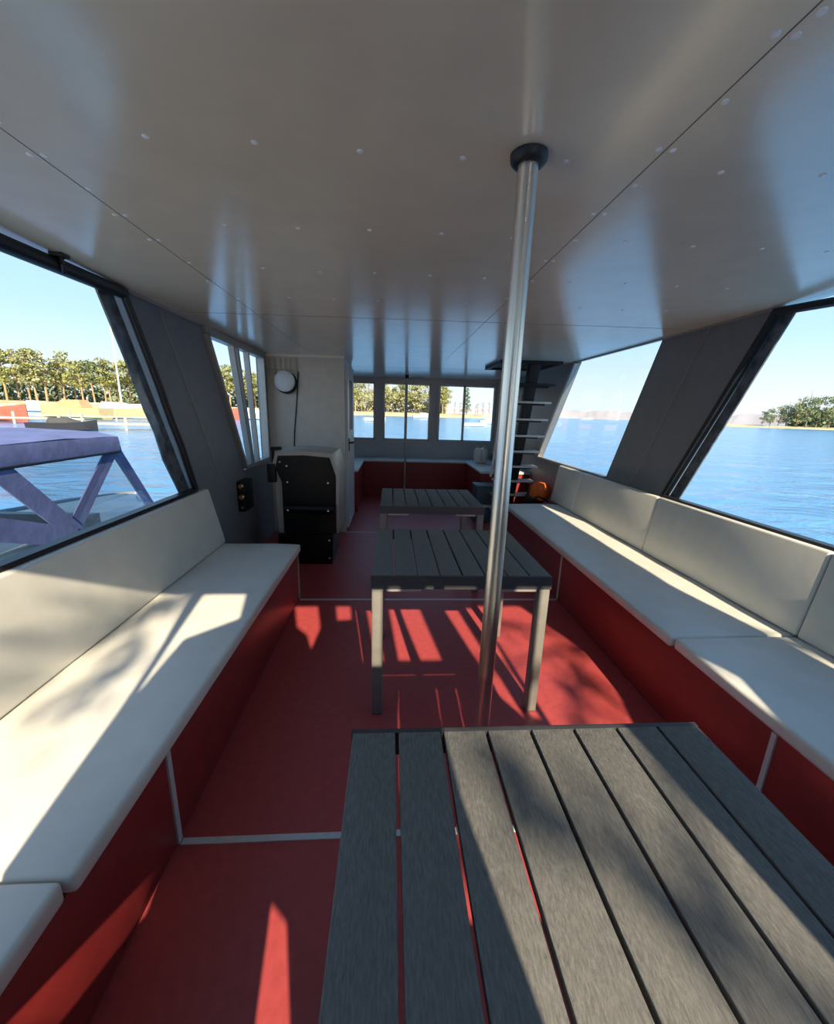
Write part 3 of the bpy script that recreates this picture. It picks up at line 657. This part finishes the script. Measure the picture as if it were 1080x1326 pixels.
# ------------------------------------------------------------------ far boats and docks
def make_boat(name, loc, L, Bm, rot, mt, label, cat='boat', mast=0.0, cabin=True, cover=None, group=None):
    t = thing(name, (loc[0], loc[1], WZ), label, cat, group)
    ca, sa = math.cos(rot), math.sin(rot)
    def T(x, y, z): return (loc[0] + x * ca - y * sa, loc[1] + x * sa + y * ca, WZ + z)
    ss = [(-0.5, 0.72, 0.62), (-0.25, 0.95, 0.60), (0.05, 1.0, 0.62), (0.3, 0.75, 0.72), (0.44, 0.32, 0.84), (0.5, 0.03, 0.9)]
    fb = L * 0.16
    mb = MB(); vs = []
    for (u, w_, z) in ss:
        for fx, fz in ((-1, z), (-0.8, 0.1), (0, -0.15), (0.8, 0.1), (1, z)): vs.append(T(u * L, fx * w_ * Bm / 2, fz * fb / 0.7))
    fs = [(i * 5 + k, i * 5 + k + 1, i * 5 + k + 6, i * 5 + k + 5) for i in range(5) for k in range(4)] + [(0, 1, 2, 3, 4)]
    fs += [(i * 5, i * 5 + 4, i * 5 + 9, i * 5 + 5) for i in range(5)]
    mb.add(vs, fs); mb.build('hull', mt, t, smooth=True)
    if cabin:
        zt = 0.62 * fb / 0.7; mb = MB(); vs = []
        for (u, w_, hh) in ((-0.22, 0.55, 0.0), (-0.18, 0.5, 0.09 * L), (0.08, 0.45, 0.085 * L), (0.26, 0.30, 0.02 * L)):
            vs += [T(u * L, -w_ * Bm / 2, zt - 0.02), T(u * L, -w_ * 0.85 * Bm / 2, zt + hh), T(u * L, w_ * 0.85 * Bm / 2, zt + hh), T(u * L, w_ * Bm / 2, zt - 0.02)]
        mb.add(vs, [(i * 4 + k, i * 4 + k + 1, i * 4 + k + 5, i * 4 + k + 4) for i in range(3) for k in range(3)] + [(0, 1, 2, 3)]); mb.build('cabin', cover or 'hull_white', t)
    if mast:
        mb = MB(); mb.tube([T(0.05 * L, 0, 0.3), T(0.05 * L, 0, mast)], [0.11, 0.07], 8); mm = mb.build('mast', 'mast_white', t)
        mb = MB(); mb.tube([T(0.04 * L, 0, 1.7), T(-0.35 * L, 0, 1.7)], 0.1, 8); mb.build('boom', 'mast_white', t)
    return t
make_boat('motor_boat', (-36.5, 38.5), 7.5, 2.6, 0.1, 'hull_red', 'red-hulled motor boat at the far left edge beyond the blue canopy', cover='hull_white')
make_boat('motor_boat', (-37.0, 50.0), 9.0, 2.8, 2.9, 'hull_yellow', 'pale yellow motor boat moored beyond the dock, right of the sandy shore', cover='hull_orange')
make_boat('sailing_boat', (-34.5, 54.0), 8.5, 2.6, 0.3, 'hull_yellow', 'yellowish sailing boat with the tallest white mast in the left window', mast=12.5, cover='hull_white')
make_boat('sailing_boat', (-33.2, 56.5), 7.0, 2.4, 0.2, 'hull_white', 'white sailing boat with a short mast just right of the tallest mast', mast=7.0)
make_boat('sailing_boat', (-29.5, 58.0), 7.0, 2.4, 0.15, 'hull_orange', 'orange-brown sailing boat beside the black window frame', mast=8.0)
make_boat('motor_boat', (-60, 74), 8.0, 2.6, 0.0, 'hull_white', 'small white boat moored far off by the sandy shore on the left')
make_boat('motor_boat', (-27.0, 62), 8.5, 2.7, 0.1, 'hull_red', 'red boat seen low through the cabin side window')
make_boat('motor_boat', (-22.0, 66), 7.5, 2.5, 0.1, 'hull_white', 'white boat seen low through the cabin side window')
make_boat('row_boat', (-21.6, 28.0), 3.6, 1.3, 0.35, 'dark_cover', 'dark covered boat lying at the dock just above the blue canopy', cover='dark_cover')
make_boat('motor_boat', (11.0, 140), 8.0, 2.6, 0.1, 'hull_white', 'white motor boat on the water right of the thin pole', )
make_boat('row_boat', (-3.5, 80), 4.5, 1.6, 0.4, 'hull_white', 'tiny white boat on the water left of the thin pole', cabin=False)
make_boat('row_boat', (13.0, 64), 4.0, 1.4, 0.2, 'hull_white', 'tiny white boat at the lower left of the right bow window', cabin=False)
make_boat('sailing_boat', (20.5, 85), 5.0, 1.8, 0.2, 'hull_white', 'tiny white boat with a short mast in the right bow window', mast=4.5)
def dock(loc, L, Wd, rot, label):
    t = thing('dock', (loc[0], loc[1], WZ), label, 'dock')
    ca, sa = math.cos(rot), math.sin(rot); M = Matrix.Translation((loc[0], loc[1], 0)) @ Matrix.Rotation(rot, 4, 'Z')
    mb = MB(); mb.box(-L / 2, L / 2, -Wd / 2, Wd / 2, WZ + 0.38, WZ + 0.5, M); mb.build('deck', 'dock_wood', t)
    n = max(2, int(L / 4))
    for k in range(n + 1):
        x = -L / 2 + 0.2 + (L - 0.4) * k / n
        mb = MB(); mb.tube([M @ Vector((x, -Wd / 2 + 0.1, WZ - 0.3)), M @ Vector((x, -Wd / 2 + 0.1, WZ + 0.95))], 0.1, 8); mb.build('post', 'dock_wood', t)
    return t
dock((-37.5, 44.5), 26, 1.8, 0.12, 'long wooden dock below the moored boats in the left window')
dock((-19.0, 30.5), 8, 1.5, 0.25, 'short wooden dock end just right of the blue canopy')
dock((-31, 36), 10, 1.6, 0.15, 'wooden dock section just above the top of the blue canopy')

# ------------------------------------------------------------------ trees
def tree_meshes(kind, seed):
    """returns (trunk, crown) meshes for a tree about 14 m tall standing on the origin"""
    rnd = random.Random(seed)
    tb = MB(); H = 14.0; lean = (rnd.uniform(-0.6, 0.6), rnd.uniform(-0.6, 0.6))
    tb.tube([(0, 0, -0.4), (lean[0] * .4, lean[1] * .4, 5), (lean[0], lean[1], 10.5), (lean[0] * 1.1, lean[1] * 1.1, 13)], [0.26, 0.20, 0.12, 0.04], 7)
    cb = MB(); clumps = []
    if kind == 'pine':
        for k in range(13):
            z = rnd.uniform(5.5, 13.2); r = 2.7 * (1 - abs(z - 9.3) / 7.0); a = rnd.uniform(0, 6.28)
            clumps.append((lean[0] + r * math.cos(a) * rnd.uniform(.3, 1), lean[1] + r * math.sin(a) * rnd.uniform(.3, 1), z, rnd.uniform(1.1, 1.8)))
    elif kind == 'round':
        for k in range(16):
            z = rnd.uniform(2.2, 12.2); r = 3.6 * math.sin(math.pi * min(1, (z - 0.5) / 13.5)); a = rnd.uniform(0, 6.28)
            clumps.append((r * math.cos(a) * rnd.uniform(.2, 1), r * math.sin(a) * rnd.uniform(.2, 1), z, rnd.uniform(1.3, 2.2)))
    elif kind == 'spruce':
        for k in range(16):
            z = 2.0 + 11.5 * k / 15; r = 2.3 * (1 - (z - 1.5) / 13); a = k * 2.4
            clumps.append((r * .6 * math.cos(a), r * .6 * math.sin(a), z, 0.5 + r * .55))
    else:
        for k in range(12):
            z = rnd.uniform(4.0, 13.0); r = 3.0 * math.sin(math.pi * min(1, (z - 1) / 13)); a = rnd.uniform(0, 6.28)
            clumps.append((r * math.cos(a) * rnd.uniform(.2, 1), r * math.sin(a) * rnd.uniform(.2, 1), z, rnd.uniform(1.0, 1.7)))
    for (x, y, z, r) in clumps:
        tb.tube([(lean[0] * .7, lean[1] * .7, z - r * 0.8 - 0.3), (x, y, z)], [0.07, 0.03], 4, caps=False)
        n = 62 if kind != 'bare' else 46
        for q in range(n):
            d = Vector((rnd.gauss(0, 1), rnd.gauss(0, 1), rnd.gauss(0, .75))).normalized() * (rnd.random() ** 0.4)
            c = Vector((x, y, z)) + Vector((d.x * r, d.y * r, d.z * r * 0.7))
            s_ = rnd.uniform(0.16, 0.36) if kind != 'bare' else 0.0
            if kind == 'bare':
                e = Vector((rnd.gauss(0, 1), rnd.gauss(0, 1), rnd.gauss(0.6, .7))).normalized() * rnd.uniform(.5, 1.0)
                w_ = Vector((rnd.gauss(0, 1), rnd.gauss(0, 1), rnd.gauss(0, 1))).normalized() * 0.05
                cb.add([c - w_, c + w_, c + e], [(0, 1, 2)])
            else:
                a1 = Vector((rnd.gauss(0, 1), rnd.gauss(0, 1), rnd.gauss(0, 1))).normalized(); a2 = a1.cross(Vector((rnd.gauss(0, 1), rnd.gauss(0, 1), rnd.gauss(0, 1)))).normalized()
                cb.add([c + a1 * s_, c + a2 * s_ - a1 * s_ * .4, c - a1 * s_, c - a2 * s_ + a1 * s_ * .3], [(0, 1, 2, 3)])
    return tb, cb
PROTO = {}
def proto(kind, var, leaf, barkm):
    key = (kind, var, leaf)
    if key not in PROTO:
        tb, cb = tree_meshes(kind, hash_(kind) + var * 17)
        r = thing('%s_tree' % {'pine': 'pine', 'round': 'leafy', 'spruce': 'spruce', 'bare': 'bare'}[kind], (0, 0, 0), 'x', 'tree')
        tk = tb.build('trunk', barkm, r, smooth=True); cb.build('crown', leaf, r)
        PROTO[key] = (r, [False])
    return PROTO[key]
def hash_(s): return sum(ord(c) for c in s)
def plant(kind, var, leaf, barkm, x, y, z, h, label, group):
    r, used = proto(kind, var, leaf, barkm)
    o = r if not used[0] else copy_tree(r)
    used[0] = True
    s_ = h / 14.0; o.location = (x, y, z); o.scale = (s_ * random.uniform(.9, 1.15), s_ * random.uniform(.9, 1.15), s_); o.rotation_euler = (0, 0, random.uniform(0, 6.28))
    o['label'] = label; o['group'] = group; return o
rt = random.Random(11)
def lerp_poly(pts, u):
    n = len(pts) - 1; i = min(int(u * n), n - 1); f = u * n - i
    return (pts[i][0] + (pts[i + 1][0] - pts[i][0]) * f, pts[i][1] + (pts[i + 1][1] - pts[i][1]) * f)
LF = [(-175, 108), (-142, 118), (-112, 130), (-86, 140), (-62, 154), (-40, 172)]
for i in range(64):
    x, y = lerp_poly(LF, (i + rt.uniform(-.4, .4)) / 63 if 0 < i < 63 else i / 63.0)
    dpt = rt.choice((0, 5, 10, 16)); d = Vector((x, y)).normalized()
    leaf = rt.choice(('pine_leaf', 'pine_leaf', 'pine_leaf_dark', 'spring_leaf'))
    plant('pine', i % 4, leaf, 'bark', x + d.x * (12 + dpt), y + d.y * (12 + dpt), WZ + 1.4, rt.uniform(14, 18.5), 'tall pine in the dense sunlit forest on the far shore to the left', 'pines of the forest on the left shore')
BF = [(-36, 178), (-22, 184), (-8, 190), (6, 194), (18, 200), (27, 205)]
for i in range(26):
    x, y = lerp_poly(BF, i / 25.0); d = Vector((x, y)).normalized(); dpt = rt.choice((0, 6, 12))
    k = rt.choice(('round', 'pine', 'bare'))
    plant(k, i % 2, {'round': 'spring_leaf', 'pine': 'pine_leaf', 'bare': 'twig'}[k], 'bark_grey' if k != 'pine' else 'bark', x + d.x * (14 + dpt), y + d.y * (14 + dpt), WZ + 1.5, rt.uniform(14, 19), {'round': 'pale green tree on the shore straight ahead, seen through the bow windows', 'pine': 'pine on the shore straight ahead, seen through the bow windows', 'bare': 'leafless tree on the shore straight ahead, seen through the bow windows'}[k], 'trees on the shore ahead: ' + k)
plant('spruce', 0, 'haze_leaf', 'bark_grey', 41, 225, WZ + 1.4, 14.5, 'single dark spruce standing alone in the right bow window', 'lone spruces ahead')
plant('spruce', 1, 'haze_leaf', 'bark_grey', 63, 232, WZ + 1.4, 17, 'dark spruce beside the ladder handrail at the right end of the bow windows', 'lone spruces ahead')
for i in range(14):
    x = 33 + i * 2.9; y = 220 + rt.uniform(-4, 10)
    plant('bare', i % 2, 'twig', 'bark_grey', x, y, WZ + 1.4, rt.uniform(4, 8), 'low leafless bush on the shore seen in the right bow window', 'bushes on the shore ahead')
IS = [(172, 180), (182, 177), (195, 174), (214, 170), (235, 163)]
for i in range(14):
    u = i / 13.0; x, y = lerp_poly(IS, u); d = Vector((x, y)).normalized(); dpt = rt.choice((3, 8, 14))
    plant('round', i % 2, rt.choice(('haze_leaf', 'spring_leaf', 'pine_leaf_dark')), 'bark_grey', x + d.x * dpt, y + d.y * dpt, WZ + 0.7, 8.5 + 12 * min(1, u * 1.6) + rt.uniform(-1.5, 1.5), 'bushy green tree on the wooded point in the near right window', 'trees on the wooded point to the right')
def undergrowth(name, pts, n, off, depth, hmax, mts, label):
    """the deeper, uncountable foliage behind the front trees"""
    rr = random.Random(hash_(name)); mb = MB()
    for q in range(n):
        x, y = lerp_poly(pts, rr.random()); d = Vector((x, y)).normalized(); k = off + rr.random() * depth
        c = Vector((x + d.x * k, y + d.y * k, WZ + 1.3 + hmax * rr.random() ** 1.15)); s_ = rr.uniform(0.5, 1.3)
        a1 = Vector((rr.gauss(0, 1), rr.gauss(0, 1), rr.gauss(0, 1))).normalized(); a2 = a1.cross(Vector((rr.gauss(0, 1), rr.gauss(0, 1), rr.gauss(0, 1)))).normalized()
        mb.add([c + a1 * s_, c + a2 * s_ * .7 - a1 * s_ * .3, c - a1 * s_ * .8, c - a2 * s_ * .8 + a1 * s_ * .2], [(0, 1, 2, 3)])
    o = mb.build(name, mts); tag(o, label, 'foliage', kind='stuff')
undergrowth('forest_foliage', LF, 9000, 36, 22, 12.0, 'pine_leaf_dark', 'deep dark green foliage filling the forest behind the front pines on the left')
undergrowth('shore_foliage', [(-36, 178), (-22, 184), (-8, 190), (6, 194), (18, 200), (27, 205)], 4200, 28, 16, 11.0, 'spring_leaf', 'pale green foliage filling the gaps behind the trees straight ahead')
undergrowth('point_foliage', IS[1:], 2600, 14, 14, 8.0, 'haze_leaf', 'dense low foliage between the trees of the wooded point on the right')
# hazy far shore to the right
mb = MB(); vs = []; n = 90
for i in range(n + 1):
    a = math.radians(8 + 62 * i / n); Rr = 950
    x, y = Rr * math.sin(a), Rr * math.cos(a); hh = 17 + 1.6 * math.sin(i * 0.9) + 1.2 * math.sin(i * 2.3 + 1) + rt.uniform(-.8, .8)
    vs += [(x, y, WZ - 1), (x * 1.01, y * 1.01, WZ + hh), (x * 1.1, y * 1.1, WZ + hh + 1), (x * 1.12, y * 1.12, WZ - 1)]
mb.add(vs, [(i * 4 + k, i * 4 + k + 1, i * 4 + k + 5, i * 4 + k + 4) for i in range(n) for k in range(3)])
fsh = mb.build('far_shore', 'far_shore'); fsh['kind'] = 'structure'
# bare tree on the quay astern: its branches dapple the sun
struct(MB().box(-6, 12, -40, -7.0, WZ - 0.3, 0.2), 'quay', 'dock_wood')
qt = thing('quay_tree', (3.4, -8.2, 0.2), 'small tree on the quay behind the stern whose boughs dapple the sunlight', 'tree')
mb = MB(); mb.tube([(3.4, -8.2, 0.1), (3.3, -8.1, 2.2), (3.2, -7.6, 3.9), (3.1, -7.0, 5.6)], [0.17, 0.13, 0.10, 0.05], 8); mb.build('trunk', 'bark_grey', qt, smooth=True)
rq = random.Random(5)
def sunpt(x, z, t=5.0): return Vector((x + 0.15 * t, -0.45 - t, z + 0.62 * t))
boughs = [[(1.05, 1.62), (0.60, 1.52), (0.30, 1.27), (0.15, 1.40), (0.05, 1.45)],
          [(0.30, 1.27), (0.38, 1.20), (0.46, 1.10)], [(0.22, 1.16), (0.26, 1.02), (0.20, 0.92), (0.30, 0.85)],
          [(1.45, 1.75), (1.15, 1.50), (0.95, 1.30), (0.85, 1.15)], [(1.15, 1.50), (1.28, 1.28), (1.38, 1.15)], [(1.40, 1.75), (1.05, 1.86), (0.9, 1.80)],
          [(-1.0, 2.05), (-1.15, 1.90), (-1.28, 1.72), (-1.35, 1.55)], [(-1.15, 1.90), (-1.05, 1.62), (-1.15, 1.45)]]
bm_ = MB(); lf = MB()
bm_.tube([(3.2, -7.6, 3.9), sunpt(1.6, 1.75), sunpt(1.05, 1.62)], [0.06, 0.035, 0.02], 6)
bm_.tube([(3.1, -7.0, 5.6), sunpt(0.9, 2.45), sunpt(-1.0, 2.05)], [0.05, 0.03, 0.015], 6)
for b_ in boughs:
    pts = [sunpt(*p) for p in b_]; bm_.tube(pts, [0.014] * (len(pts) - 1) + [0.006], 5)
    for p, q in zip(pts[:-1], pts[1:]):
        for k in range(5):
            if rq.random() < 0.35: continue
            c0 = p.lerp(q, rq.random()); r_ = rq.uniform(0.05, 0.10)
            for j in range(9):
                c = c0 + Vector((rq.gauss(0, 1), rq.gauss(0, 1), rq.gauss(0, 1))) * r_ * 0.6; s_ = rq.uniform(0.02, 0.045)
                a1 = Vector((rq.gauss(0, 1), rq.gauss(0, 1), rq.gauss(0, 1))).normalized(); a2 = a1.cross(Vector((rq.gauss(0, 1), rq.gauss(0, 1), rq.gauss(0, 1)))).normalized()
                lf.add([c + a1 * s_, c + a2 * s_ * .6, c - a1 * s_, c - a2 * s_ * .6], [(0, 1, 2, 3)])
bm_.build('bough', 'bark_grey', qt); lf.build('leaf', 'pine_leaf_dark', qt)
